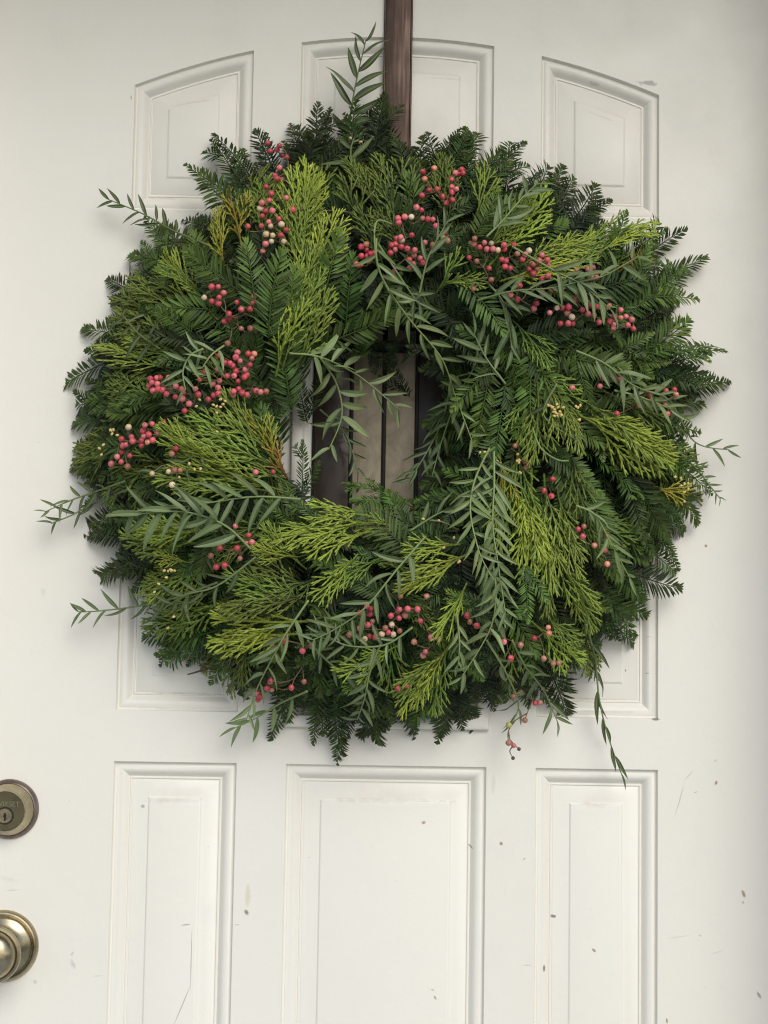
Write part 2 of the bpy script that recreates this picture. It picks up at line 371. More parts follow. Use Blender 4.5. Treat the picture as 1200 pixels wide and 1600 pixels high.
edges = list(ed); hv = None
for poly, _ in panels: edges += loop(poly, 0)[1]
hv, he = loop(hole, 0); edges += he
bmesh.ops.triangle_fill(bm, use_beauty=True, use_dissolve=False, edges=edges)
# sides and back
bo, _ = loop(rect(-DX, DX, DZ0, DZ1), DY); bh, _ = loop(hole, DY)
for A, B in ((outv, bo), (hv, bh)):
    for i in range(4): bm.faces.new((A[i], A[(i+1) % 4], B[(i+1) % 4], B[i]))
for i in range(4): bm.faces.new((bo[i], bo[(i+1) % 4], bh[(i+1) % 4], bh[i]))
obj("door_slab", bm_mesh(bm, "door_slab", PAINT, 30), door)
for ip, (poly, _) in enumerate(panels):
    bm = bmesh.new(); rings = []
    for d, y in PROF:
        rings.append([bm.verts.new((x, y, z)) for x, z in inset(poly, d)])
    n = len(poly)
    for A, B in zip(rings, rings[1:]):
        for i in range(n): bm.faces.new((A[i], A[(i+1) % n], B[(i+1) % n], B[i]))
    bm.faces.new(rings[-1])
    bmesh.ops.recalc_face_normals(bm, faces=bm.faces)
    m = bm_mesh(bm, "door_panel", PAINT_PANEL[ip], 24)
    obj("door_panel", m, door)
# window: raised mitred frame, panes, cames
win = link(bpy.data.objects.new("window", None), door, Matrix.Translation((0, .01, 1.40)))
FP = [(0, .002), (0, -.006), (.0015, -.0085), (.005, -.0100), (.009, -.0105), (.0125, -.0095), (.0145, -.0060), (.0160, -.0052), (.0200, -.0045), (.0216, -.0030), (.0222, .012)]
bm = bmesh.new(); rings = []
for d, y in FP: rings.append([bm.verts.new((x, y, z)) for x, z in inset(rect(-SLW, SLW, SLB, SLT), d)])
for A, B in zip(rings, rings[1:]):
    for i in range(4): bm.faces.new((A[i], A[(i+1) % 4], B[(i+1) % 4], B[i]))
obj("window_frame", bm_mesh(bm, "window_frame", PAINT_PLAIN, 30), win)
x0, x1, z0, z1 = -.086, .086, SLB+.0225, SLT-.0225
xs = [x0, -.0440, -.0085, .0270, x1]
ARC = 1.553
for i in range(4):
    for (za, zb) in ((z0, ARC-.002), (ARC+.002, z1)):
        mid = i in (1, 2)
        obj("pane", box_mesh("pane", M_GL_CHIP if mid else M_GL_DARK, xs[i]+.0018, xs[i+1]-.0018, .010, .014, za, zb, .0012 if mid else .0004), win)
def came(x, wd, y=.008): obj("came", box_mesh("came", M_RUBBER, x-wd/2, x+wd/2, y, .0155, z0-.002, z1+.002, .0012), win)
for x, wd in ((x0+.0012, .003), (xs[1], .0042), (xs[2], .0048), (xs[3], .0042), (x1-.0012, .003)): came(x, wd)
mb = MB(); pts = [Vector((x0+(x1-x0)*i/24, .0080, 1.515+.045*math.sin(math.pi*i/24))) for i in range(25)]
mb.tube(pts, .003, 8, (0, 0, 0), nrm=Vector((0, 1, 0))); obj("came", mb.mesh("came", M_RUBBER), win)
mb = MB(); pts = [Vector((x0+(x1-x0)*i/24, .0080, ARC)) for i in range(25)]
mb.tube(pts, .003, 8, (0, 0, 0), nrm=Vector((0, 1, 0))); obj("came", mb.mesh("came", M_RUBBER), win)

# deadbolt and knob (turned, antique brass)
def at(p): return Matrix.Translation(p)
pb = Vector((-.3977, 0, 1.0526))
db = obj("deadbolt", lathe_mesh("deadbolt", M_RIM, [(.0312, -.001), (.0314, .0015), (.0308, .0035), (.0285, .0062), (.0275, .0068), (.0270, .0062)]), door, at(pb))
obj("collar", lathe_mesh("collar", M_BRASS, [(.0271, .004), (.0271, .0072), (.0266, .0084), (.0250, .0112), (.0235, .0150), (.0222, .0185), (.0218, .0205), (.0212, .0213), (.0204, .0214), (.0200, .0208)]), db, at(pb))
fc = obj("lock_face", lathe_mesh("lock_face", M_BRASS_D, [(.0201, .0200), (.0201, .0207), (.010, .0207), (0, .0207)]), db, at(pb))
pc = pb+Vector((0, 0, -.0050))
obj("lock_cylinder", lathe_mesh("lock_cylinder", M_BRASS, [(.0080, .0205), (.0080, .0216), (.0076, .0222), (.0072, .0219), (.0071, .0217), (0, .0217)]), db, at(pc))
obj("cylinder_ring", lathe_mesh("cylinder_ring", M_DARK, [(.0090, .0206), (.0090, .0212), (.0081, .0212), (.0081, .0206)]), db, at(pc))
mb = MB(); k = [(-.0011, .0030), (.0011, .0030), (.0011, .0012), (.0020, .0002), (.0014, -.0012), (.0020, -.0026), (.0008, -.0052), (-.0010, -.0052), (-.0005, -.0022), (-.0018, -.0008), (-.0011, .0012)]
mb.add([(x, -.02185, z) for x, z in k]+[(x, -.0200, z) for x, z in k], [tuple(range(11))]+[(i, (i+1) % 11, 11+(i+1) % 11, 11+i) for i in range(11)], (0, 0, 0))
obj("keyhole", mb.mesh("keyhole", M_DARK, False), db, at(pc))
tx = bpy.data.curves.new("lettering", 'FONT'); tx.body = "KWIKSET"; tx.size = .0072; tx.align_x = 'CENTER'; tx.extrude = .00008; tx.materials.append(M_BRASS)
link(bpy.data.objects.new("lettering", tx), db, at(pb+Vector((0, -.02078, .0048))) @ Matrix.Rotation(R(90), 4, 'X'))
pk = Vector((-.3992, 0, .9105))
kn = obj("door_knob", lathe_mesh("door_knob", M_BRASS, [(.0372, -.001), (.0374, .001), (.0368, .0032), (.0350, .0052), (.0335, .0056), (.0322, .0046), (.0314, .0040), (.0308, .0040),
    (.0303, .0052), (.0297, .0058), (.0285, .0066), (.0240, .0086), (.0195, .0125), (.0160, .0175), (.0135, .0230), (.0130, .0290), (.0140, .0310)]), door, at(pk))
obj("knob_grip", lathe_mesh("knob_grip", M_BRASS, [(.0130, .029), (.0150, .0330), (.0205, .0365), (.0260, .0400), (.0285, .0440), (.0292, .0480), (.0290, .0500), (.0284, .0512), (.0262, .0516), (.0256, .0508), (.0250, .0516), (.0248, .0540), (.0236, .0580), (.0205, .0620), (.0150, .0650), (.0080, .0664), (0, .0668)]), kn, at(pk))

# ------------------------------------------------------------------ wreath hanger (strap over the top of the door)
hx0, hx1 = -.0146, .0146
hang = tag(link(bpy.data.objects.new("wreath_hanger", None), None, at((0, -.003, 2.04))),
           "brown metal over-door hanger strap running down behind the wreath", "hanger")
obj("strap", box_mesh("strap", M_STRAP, hx0, hx1, -.0036, -.0016, 1.700, 2.0440, .0004), hang)
for x in (hx0, hx1):
    mb = MB(); mb.tube([Vector((x, -.0032, 1.70+.3445*i/6)) for i in range(7)], .0013, 10, (0, 0, 0), nrm=Vector((1, 0, 0)))
    obj("rolled_edge", mb.mesh("rolled_edge", M_STRAP), hang)
obj("top_bend", box_mesh("top_bend", M_STRAP, hx0, hx1, -.0036, .0470, 2.0442, 2.0458, .0003), hang)
bm = bmesh.new()
hk = [(-.004, 1.712), (-.006, 1.700), (-.020, 1.694), (-.036, 1.697), (-.043, 1.706), (-.045, 1.722)]
rr = []
for i, (y, z) in enumerate(hk):
    p0 = Vector(hk[max(i-1, 0)]); p1 = Vector(hk[min(i+1, len(hk)-1)]); t = (p1-p0).normalized(); nn = Vector((-t.y, t.x))*.0010
    rr.append([bm.verts.new(v) for v in ((hx0, y+nn.x, z+nn.y), (hx1, y+nn.x, z+nn.y), (hx1, y-nn.x, z-nn.y), (hx0, y-nn.x, z-nn.y))])
for A, B in zip(rr, rr[1:]):
    for i in range(4): bm.faces.new((A[i], A[(i+1) % 4], B[(i+1) % 4], B[i]))
bm.faces.new(rr[0]); bm.faces.new(rr[-1][::-1])
obj("hook", bm_mesh(bm, "hook", M_STRAP), hang)

# ------------------------------------------------------------------ wreath
WC = Vector((-.0010, 0, 1.4600)); RM, RW = .186, .118
def Hgt(x, z):
    r = math.hypot((x-WC.x)/1.04, z-WC.z); t = (r-RM)/RW
    return .030+.070*math.sqrt(max(0.0, 1-t*t)) if abs(t) < 1 else .030
def Q(px, py, lift=0.0):
    """point on the wreath's body seen at that pixel of the photograph, raised by lift"""
    Y = .07
    for _ in range(4):
        p = P(px, py, Y); Y = Hgt(p.x, p.z)+lift
    return P(px, py, max(.006, Y))
wreath = tag(link(bpy.data.objects.new("christmas_wreath", None), None, at((WC.x, -.01, WC.z))),
             "round evergreen wreath of cedar and yew with pink berries on the white door", "wreath")

# added dark core ring: keeps the door from showing between the sprigs
bm = bmesh.new(); nu, nv = 96, 20; g = []
for i in range(nu):
    th = 2*math.pi*i/nu; row = []
    for j in range(nv):
        ph = 2*math.pi*j/nv; q = Vector((math.cos(th), math.sin(th), 0))
        k = 1+.22*noise.noise(Vector((math.cos(th)*5, math.sin(th)*5, ph*1.3)))
        r = RM+math.cos(ph)*.070*k
        row.append(bm.verts.new((q.x*r*1.03, -.036-math.sin(ph)*.026*k+.01, q.y*r)))
    g.append(row)
for i in range(nu):
    for j in range(nv): bm.faces.new((g[i][j], g[(i+1) % nu][j], g[(i+1) % nu][(j+1) % nv], g[i][(j+1) % nv]))
obj("core_ring", bm_mesh(bm, "core_ring", M_CORE, 60), wreath, at((WC.x, 0, WC.z)))

# --- sprig meshes: grown along +X, spread along Y, facing +Z
def curve_pts(L, n, side, droop):
    return [Vector((L*i/n, side*L*(i/n)**2, -droop*L*(i/n)**2)) for i in range(n+1)]
def on(pts, t):
    f = t*(len(pts)-1); i = min(int(f), len(pts)-2); return pts[i].lerp(pts[i+1], f-i), (pts[i+1]-pts[i]).normalized()
def twig(mb, pts, nl, sp, nw, r, ang=58, t0=0.0, tipk=.30, basek=.8, lift=.12, tone=0.0):
    L = sum((pts[i+1]-pts[i]).length for i in range(len(pts)-1)); n = int(L*(1-t0)/sp)
    g = r.uniform(-.1, .1)
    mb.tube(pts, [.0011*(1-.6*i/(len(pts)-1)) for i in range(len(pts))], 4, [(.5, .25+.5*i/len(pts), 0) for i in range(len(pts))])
    for i in range(n):
        t = t0+(1-t0)*(i+.5)/n; p, d = on(pts, t)
        up_ = Vector((0, 0, 1)); up_ = (up_-d*up_.dot(d)).normalized(); sd = up_.cross(d)
        for s in (1, -1):
            if r.random() < .03: continue
            a = R(ang+r.gauss(0, 5)-26*t**3); k = basek+(1-basek)*min(1, t*5) if t < .2 else 1-(1-tipk)*max(0, (t-.55)/.45)**1.6
            dd = (d*math.cos(a)+sd*s*math.sin(a)+up_*(lift+r.gauss(0, .10))).normalized()
            nn = (up_+sd*s*(-.25+r.gauss(0, .2))).normalized(); nn = (nn-dd*nn.dot(dd)).normalized()
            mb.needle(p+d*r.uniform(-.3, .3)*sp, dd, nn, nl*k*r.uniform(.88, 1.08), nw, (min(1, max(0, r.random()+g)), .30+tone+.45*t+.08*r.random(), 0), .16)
    for s in (-.35, 0, .35):
        p, d = pts[-1], (pts[-1]-pts[-2]).normalized(); sd = Vector((0, 0, 1)).cross(d)
        mb.needle(p, (d+sd*s).normalized(), Vector((0, 0, 1)), nl*tipk*.9, nw, (.6, .95, 0), .05)
def yew_mesh(L, r):
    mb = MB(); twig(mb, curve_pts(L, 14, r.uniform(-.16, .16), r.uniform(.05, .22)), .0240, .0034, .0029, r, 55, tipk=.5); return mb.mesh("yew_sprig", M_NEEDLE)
def redwood_mesh(L, r, sides=0):
    mb = MB(); main = curve_pts(L, 14, r.uniform(-.2, .2), r.uniform(.08, .3))
    twig(mb, main, .0175, .0033, .0025, r, 54)
    for k in range(sides):
        t = .12+.62*k/max(1, sides-1)+r.uniform(-.03, .03); p, d = on(main, t); s = 1 if k % 2 else -1
        sd = Vector((0, 0, 1)).cross(d).normalized()*s; l = L*(1-t)*r.uniform(.55, .8)
        a = R(r.uniform(32, 46)); d0 = (d*math.cos(a)+sd*math.sin(a)+Vector((0, 0, r.uniform(-.1, .2)))).normalized()
        pts = [p+d0*l*i/10+d*(l*.18*(i/10)**2)-Vector((0, 0, 1))*(.1*l*(i/10)**2) for i in range(11)]
        twig(mb, pts, .0165, .0033, .0025, r, 54, t0=.05)
    return mb.mesh("redwood_sprig", M_NEEDLE)
def scale_branch(mb, pts, r0, t_a, t_b, r):
    """a cedar shoot: overlapping scale pairs read as a knobbed, flattened cord"""
    L = sum((pts[i+1]-pts[i]).length for i in range(len(pts)-1)); n = max(3, int(L/.0023)); P_, rad, cs = [], [], []
    rv = r.random()
    for i in range(n+1):
        p, d = on(pts, i/n); P_.append(p); k = 1-.25*i/n
        for_tip = .55 if i == n else 1.0
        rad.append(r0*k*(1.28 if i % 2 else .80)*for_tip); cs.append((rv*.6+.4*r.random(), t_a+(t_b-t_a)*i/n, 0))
    mb.tube(P_, rad, 4, cs, .62)
def cedar_mesh(L, r, spread=1.0, droop=.15):
    mb = MB(); main = curve_pts(L, 14, r.uniform(-.14, .14), droop)
    scale_branch(mb, main, .0013, .05, .8, r)
    def side(p, d, s, l, depth, tt):
        a = R(r.uniform(14, 25)*spread) if depth == 1 else R(r.uniform(16, 27)); sd = Vector((0, 0, 1)).cross(d).normalized()*s
        r_b = r.uniform(-.10, .06); d0 = (d*math.cos(a)+sd*math.sin(a)+Vector((0, 0, r.gauss(0, .13)))).normalized()
        m = max(3, int(l/.006)); pts = [p+d0*l*i/m+sd*(l*r_b*(i/m)**2)+Vector((0, 0, -.06*l*(i/m)**2)) for i in range(m+1)]
        scale_branch(mb, pts, .00106 if depth == 1 else .00100, tt, 1.0, r)
        if (depth == 1 and l > .012) or (depth == 2 and l > .020):
            x = .0055; k = 0 if r.random() < .5 else 1
            while x < l-.0035:
                q, dd = on(pts, x/l); ll = min(.026, (l-x)*r.uniform(.5, .85))+.003 if depth == 1 else .0066
                if ll > .003: side(q, dd, 1 if k % 2 else -1, ll, depth+1, tt+(1-tt)*x/l)
                x += r.uniform(.0062, .0092); k += 1
    x = L*.14; k = 0
    while x < L*.97:
        p, d = on(main, x/L); env = min(1, .62+x/L*.9)*(1-x/L)**.85
        side(p, d, 1 if k % 2 else -1, L*.80*env*r.uniform(.8, 1.12)+.004, 1, .15+.45*x/L)
        x += r.uniform(.0092, .0135); k += 1
    return mb.mesh("cedar_sprig", M_CEDAR)
LIB = {'Y': [], 'R': [], 'B': [], 'C': []}
for k, LL in enumerate((.06, .075, .09, .11, .13, .09, .11)):
    LIB['Y'].append((LL, yew_mesh(LL, random.Random(10+k))))
for k, LL in enumerate((.05, .065, .08, .10, .12, .08, .10)):
    LIB['R'].append((LL, redwood_mesh(LL, random.Random(30+k))))
for k, LL in enumerate((.09, .11, .13, .15, .12)):
    LIB['B'].append((LL, redwood_mesh(LL, random.Random(50+k), 2+k % 3)))
for k, (LL, sp) in enumerate(((.05, 1), (.07, 1.05), (.09, 1.0), (.11, .85), (.13, .8), (.09, .75), (.11, 1.1), (.15, .75))):
    LIB['C'].append((LL, cedar_mesh(LL, random.Random(70+k), sp)))
KN = {'Y': 'yew_sprig', 'R': 'redwood_sprig', 'B': 'redwood_branch', 'C': 'cedar_sprig'}
TINT = {'d': (.029, .056, .013), 'k': (.016, .030, .010), 'm': (.060, .108, .020), 'g': (.078, .135, .024), 'f': (.080, .160, .026),  # k: shade between the sprigs put into a near-black green
        'b': (.26, .33, .046), 'o': (.080, .110, .026), 'c': (.155, .225, .042), 'y': (.31, .27, .035), 'r': (.26, .13, .035), 'p': (.10, .15, .055)}
def sprig(kind, b, t, tint, roll=None, dark=1.0, r=rnd):
    d = t-b; L = d.length; lib = LIB[kind]
    best = sorted(lib, key=lambda q: abs(math.log(q[0]/L)))[:3]; LL, me = r.choice(best[:2] if kind != 'C' else best)
    o = bpy.data.objects.new(KN[kind], me)
    x = d.normalized(); c = (b+t)*.5; rad = Vector(((c.x-WC.x), 0, (c.z-WC.z))); rl = rad.length or 1
    k = max(-1, min(1, (rl-RM)/RW)); n = Vector((0, -1, 0))+rad.normalized()*k*.55+Vector((r.gauss(0, .22), 0, r.gauss(0, .22)+.10))
    n = (n-x*n.dot(x)).normalized(); y = n.cross(x)
    if r.random() < .5: y = -y   # mirrored variant keeps facing the viewer
    s = L/LL; M = Matrix(((x.x*s, y.x*s, n.x*s, b.x), (x.y*s, y.y*s, n.y*s, b.y), (x.z*s, y.z*s, n.z*s, b.z), (0, 0, 0, 1)))
    if roll is None: roll = r.gauss(0, .25)
    M = M @ Matrix.Rotation(roll, 4, 'X')
    q = TINT[tint]; v = r.uniform(.82, 1.2)*dark; o.color = (q[0]*v, q[1]*v, q[2]*v, 1)
    return link(o, wreath, M)

# random under-layers, laid as a florist wires them: short overlapping sprays fanning outwards
FR = random.Random(11)
for layer, (cnt, lift, r0, r1, l0, l1) in enumerate(((80, -.045, .20, .26, .08, .125), (210, -.028, .13, .245, .075, .125), (150, -.012, .125, .240, .07, .11), (80, -.026, .225, .262, .085, .135))):
    for i in range(cnt):
        th = 2*math.pi*(i+FR.random())/cnt*3.0; rr = FR.uniform(r0, r1)
        b = Vector((WC.x+math.cos(th)*rr*1.03, 0, WC.z+math.sin(th)*rr)); b.y = -max(.008, Hgt(b.x, b.z)+lift)
        out = Vector((math.cos(th), 0, math.sin(th))); tan = Vector((-math.sin(th), 0, math.cos(th)))
        dd = (out*1.0+tan*FR.gauss(0, .55 if layer < 3 else .35)+Vector((0, 0, -.18))).normalized(); L = FR.uniform(l0, l1)
        if rr < .155 and FR.random() < .35: dd = (-out*.35+tan*FR.choice((-1, 1))).normalized(); L *= .7
        t = b+dd*L; rt_ = math.hypot((t.x-WC.x)/1.04, t.z-WC.z)
        lim = (.308 if layer < 3 else .340)+FR.uniform(-.018, .022)
        if rt_ > lim: t = b+dd*L*max(.5, 1-(rt_-lim)/L)
        t.y = -max(.010, Hgt(t.x, t.z)+lift+.018+FR.uniform(-.006, .012))
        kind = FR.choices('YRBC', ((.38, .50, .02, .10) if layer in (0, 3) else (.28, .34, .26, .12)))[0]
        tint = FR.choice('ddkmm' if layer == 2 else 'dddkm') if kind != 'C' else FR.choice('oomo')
        sprig(kind, b, t, tint, dark=.9 if layer < 2 else 1.0, r=FR)  # lower layers tinted darker to deepen the shade between sprigs

# sprays placed as they lie in the photograph: kind, base px, tip px, tint, lift of the tip
S = """
Y 385 350 302 268 m .035|Y 395 470 290 395 m .045|Y 400 500 392 382 m .05|Y 420 530 420 400 m .055|Y 450 560 455 430 m .05|Y 520 560 425 470 m .03|Y 455 640 430 490 m .04|Y 470 600 455 520 m .03|Y 500 480 535 375 m .045|Y 540 520 545 410 m .04|Y 440 700 380 540 d .01|Y 420 600 270 400 m .01|Y 500 540 610 500 m .035|Y 560 560 590 500 m .02|Y 400 690 380 600 m .02|Y 430 730 415 640 m .03|R 300 520 240 470 m .03
Y 360 480 255 330 d .00|B 390 330 348 200 d .00|R 420 290 404 203 k .00|B 470 300 492 155 k .01|R 440 300 455 210 k .00|B 580 260 605 128 k .015|B 560 280 530 190 d .00|B 660 330 688 185 k .02|B 650 300 640 205 k .01|B 720 340 755 190 d .02|B 740 330 795 203 d .02|B 700 320 712 200 d .01
B 790 350 850 245 m .015|R 830 350 862 250 k .02|R 850 340 885 262 k .02|B 860 400 938 288 k .015|B 850 380 900 300 d .01|B 930 440 1045 335 m .01|B 940 450 1045 372 d .01|B 960 500 1090 432 m .02|B 950 480 1050 400 d .01|R 990 470 1088 445 g .02|B 980 560 1118 520 m .02|B 1000 580 1118 545 d .01|R 1040 612 1152 590 k .00|B 980 540 1060 480 d .00
B 960 640 1075 640 d .00|B 990 640 1108 700 m .01|R 1030 700 1128 778 m .01|B 960 740 1085 800 d .01|B 940 780 1065 838 d .01|B 950 730 1075 760 m .00|B 900 790 1015 880 d .01|B 890 830 985 952 d .00|B 870 820 960 900 k .00|B 900 880 990 925 k -.01|R 930 830 1010 850 d .01
B 430 700 385 600 d .00|Y 250 480 165 430 k -.01|R 280 400 213 348 m .00|B 290 420 215 380 k -.01|B 280 600 142 515 d .00|B 270 560 160 500 d .00|B 250 640 118 585 m .00|B 240 660 103 636 d .00|B 270 690 120 705 d .00|B 250 740 118 745 d .00|B 240 620 130 600 d .00|R 200 560 145 545 k .00
B 290 860 143 852 m .00|B 300 800 170 790 d .00|B 280 880 170 880 d -.01|B 330 930 210 920 d -.01|B 400 930 250 985 m -.01|B 390 990 252 1052 m .00|B 420 1000 300 1010 d .00|B 380 900 240 940 d .00|B 430 1040 350 1080 d .00|B 480 1050 420 1110 k .00
R 535 1070 522 1202 d .0|R 520 1060 512 1180 k -.01|R 560 1080 577 1168 k .00|R 590 1060 560 1140 d .0|B 500 1060 490 1120 d .00|B 600 1060 600 1150 k .00|R 694 1060 696 1168 d .01|R 720 1060 705 1140 k .0|B 640 1060 640 1130 k .00|B 740 1040 745 1100 k .00|B 720 1050 715 1120 d .00|B 850 1010 895 1085 d .00|B 880 940 940 1030 d .00|B 860 960 905 1040 k .00|B 800 1030 830 1110 d .00|B 770 1040 770 1105 k .00
B 830 540 826 690 g .03|B 790 600 775 722 m .03|B 770 560 745 690 m .03|B 770 500 815 610 m .02|B 860 550 905 640 m .01|R 900 560 920 640 m .02|B 820 880 828 968 f .045|B 860 690 900 800 m .02|B 920 650 990 720 m .01|B 880 720 880 830 m .02|B 850 760 830 840 d .01|B 920 480 1010 560 m .01|B 870 470 960 540 d .01|B 940 560 1050 575 m .02|B 900 530 1010 590 m .01
B 640 790 548 735 m .005|B 690 850 560 760 m .02|B 740 810 640 760 d .01|B 730 850 620 800 d .01|B 740 760 650 800 d .00|B 470 780 480 690 d -.01|B 480 830 440 760 m .02|B 520 850 470 770 m .03|B 470 870 400 790 m .01|Y 560 900 470 850 m .02|B 640 900 560 850 m .01|B 620 960 540 880 d .00|B 760 940 700 960 m .02|B 780 1000 740 1060 d .01|B 640 970 720 1020 m .01|B 520 1000 470 1050 m .02|B 560 960 540 1050 m .02|B 480 960 400 900 d .01|B 720 900 640 960 m .01
B 480 660 455 560 d -.02|B 740 690 720 610 d -.02|B 700 560 640 540 k -.01|B 650 520 600 560 k -.01|B 760 480 700 560 k .00|B 560 500 620 430 d .00|B 560 420 600 480 k .00|B 640 420 600 350 d .00|B 740 470 790 540 d .02|B 720 430 690 360 d .02|B 780 440 740 380 m .02
C 385 400 385 255 o .03|C 412 390 400 262 c .04|C 378 390 362 285 y .04|C 350 420 335 318 y .035|C 440 430 470 260 b .04|C 450 450 505 245 b .045|C 470 470 530 325 b .045|C 460 480 500 300 c .04|C 440 580 500 385 c .05|C 430 590 470 420 b .05|C 460 580 515 455 c .045|C 450 560 440 440 c .03
C 360 560 170 432 o .02|C 350 530 190 415 o .02|C 340 500 235 388 b .025|C 330 480 262 395 c .025|C 370 580 165 470 o .02|C 330 570 180 500 o .015|C 300 560 185 525 c .01
C 600 350 562 218 o .03|C 590 330 540 240 o .03|C 620 360 600 230 o .03|C 640 330 622 240 o .02|C 600 420 570 320 o .03|C 560 360 545 270 o .03|C 640 400 590 330 o .03|C 700 370 690 240 o .03|C 680 460 720 400 c .03
C 760 420 872 298 b .045|C 750 400 830 300 c .045|C 740 350 770 255 c .03|C 800 420 935 365 b .045|C 780 440 900 400 b .045|C 820 440 935 395 c .04|C 860 420 1010 325 c .02|C 930 400 1018 328 b .03|C 960 430 1020 385 r .03|C 950 420 1000 392 c .02|C 680 300 700 235 o .02|C 690 440 755 435 c .03
C 820 560 905 640 c .03|C 850 590 885 680 c .04|C 840 600 850 720 c .04|C 830 590 800 690 c .03|C 870 610 920 700 c .045|C 890 640 1055 735 b .04|C 900 620 1050 700 c .035|C 930 650 1060 720 b .04|C 940 610 1040 650 o .02|C 990 690 1080 765 o .01|C 780 560 860 620 c .02|C 800 500 870 560 c .03
C 800 720 795 860 c .03|C 830 730 835 900 b .04|C 850 740 860 920 c .04|C 800 750 850 870 b .045|C 780 700 790 800 y .03|C 810 690 815 800 c .035|C 770 740 800 830 c .03|C 870 760 890 900 c .03|C 860 850 935 990 c .03|C 840 820 870 960 o .03|C 900 780 930 880 m .02|C 830 970 915 1052 b .03|C 850 960 910 1010 c .03|C 790 960 830 1080 c .02|C 880 880 945 985 o .01|C 890 700 905 800 o .03
C 600 815 418 832 b .045|C 590 805 490 790 b .035|C 580 830 480 850 b .045|C 560 865 500 938 b .05|C 600 870 520 900 c .04|C 640 830 560 815 c .03|C 470 870 395 870 b .045|C 480 890 400 830 c .04|C 720 850 635 862 b .05|C 740 860 628 925 b .05|C 730 910 688 1000 b .055|C 740 950 700 930 c .04|C 710 1000 612 1110 b .045|C 690 1020 625 1095 c .04|C 700 1010 660 1120 c .035|C 600 1030 530 1060 b .04|C 620 1010 560 1035 b .04|C 580 1060 540 1080 c .03|C 610 1080 585 1130 o .01
C 500 930 345 935 o .04|C 500 950 350 905 c .035|C 490 970 330 985 b .04|C 470 990 320 1000 b .035|C 480 920 400 880 o .03|C 500 900 440 930 o .03
C 460 760 275 655 c .04|C 440 740 310 635 c .04|C 450 770 235 705 b .04|C 430 770 250 730 c .035|C 430 720 340 620 c .04|C 440 740 395 640 y .035|C 450 750 420 690 r .03|C 370 700 240 690 c .03|C 390 620 300 560 o .01|C 300 640 150 600 o .02|C 280 570 155 535 o .01|C 280 590 160 510 c .02|C 320 740 170 720 o .01
C 330 850 180 850 c .03|C 340 830 200 830 b .035|C 360 880 200 905 c .03|C 350 910 210 935 c .02|C 370 930 230 990 c .02|C 340 920 260 950 o .02|C 300 880 240 870 b .03
C 1000 620 1090 600 o .01|C 980 600 1060 560 o .01|C 1010 530 1080 500 o .01|C 1020 760 1085 775 y .01|R 985 470 960 380 m .01|B 640 620 600 560 k -.03
R 770 640 690 625 d .00|R 760 690 680 680 d .00|R 765 730 690 740 d .005|R 760 600 690 580 d .00|B 780 660 715 600 m .01|B 770 780 690 770 d .01|R 740 560 680 560 k .00|B 760 560 720 520 d .02
Y 980 560 1085 520 m .02|R 1000 640 1100 690 m .02|R 980 720 1090 745 d .02|R 960 800 1060 850 d .01|Y 1000 480 1075 420 d .01|R 860 900 960 960 m .02|R 880 940 970 985 d .00|R 350 980 245 1020 m .005|R 300 900 190 915 d .00
R 600 300 640 200 k .03|R 680 300 735 215 d .03|Y 820 330 865 258 k .02|R 840 370 900 270 k .03|R 700 260 745 210 d .02|R 430 270 400 205 k .01|R 400 290 345 198 k .00|R 500 250 480 165 k .01
Y 640 860 570 800 m .03|R 600 930 500 880 m .03|R 560 1000 500 950 m .03|R 700 1010 760 1050 m .02|R 600 970 660 900 d .02|R 480 1020 440 1080 d .02|R 550 1110 545 1165 k .00|R 620 1100 640 1145 d .00|R 500 1080 505 1150 d .00|R 760 1050 760 1115 k .00
Y 900 460 1000 430 d .03|R 820 530 900 500 d .03|R 720 440 800 500 m .04|R 700 500 770 580 d .02|R 850 700 940 760 m .03|R 870 750 930 830 m .02|R 900 840 960 880 d .01|R 960 900 1000 940 k .00|Y 700 400 800 330 d .02|R 740 370 790 300 m .03
R 240 660 120 610 m .01|R 250 600 135 560 d .01|R 270 700 150 670 d .02|R 230 760 120 730 k .00|R 280 820 160 830 m .00|R 330 540 230 600 d .03|R 360 640 260 620 d .02|R 320 500 210 390 d .0
B 790 570 672 590 d .005|Y 790 620 668 640 d .0|B 790 680 662 690 d .0|Y 790 720 665 735 d .0|B 790 770 650 775 m .005|R 760 590 665 560 k -.01|R 770 650 672 665 m .0|R 770 700 680 715 k .0|Y 740 540 690 600 d .01|B 720 530 665 575 d .0|B 560 530 610 590 k -.015|B 500 540 560 560 k -.01
Y 640 330 660 195 d .02|Y 680 320 725 205 k .02|Y 720 330 790 225 d .015|Y 460 320 478 200 k .0|R 740 330 800 250 d .02|Y 870 370 945 300 k .01|Y 1020 440 1095 400 d -.005|R 1000 410 1060 350 d .0|Y 960 700 1080 690 d .0|Y 980 780 1075 830 d -.01|Y 240 720 105 700 d -.01|Y 260 650 110 640 d .0|Y 250 540 130 500 d -.01|Y 260 790 130 830 k -.01|Y 330 960 230 1010 d -.01
R 480 290 456 168 k .01|R 510 270 497 150 k .01|R 555 265 532 160 d .01|R 585 250 603 130 k .015|R 610 280 606 180 k .02
"""
SR = random.Random(21)
for e in S.replace("\n", "|").split("|"):
    q = e.split()
    if len(q) < 7: continue
    bx, by, tx_, ty, lf = float(q[1]), float(q[2]), float(q[3]), float(q[4]), float(q[6])
    sprig(q[0], Q(bx, by, lf-.024), Q(tx_, ty, lf-.002), q[5], r=SR)

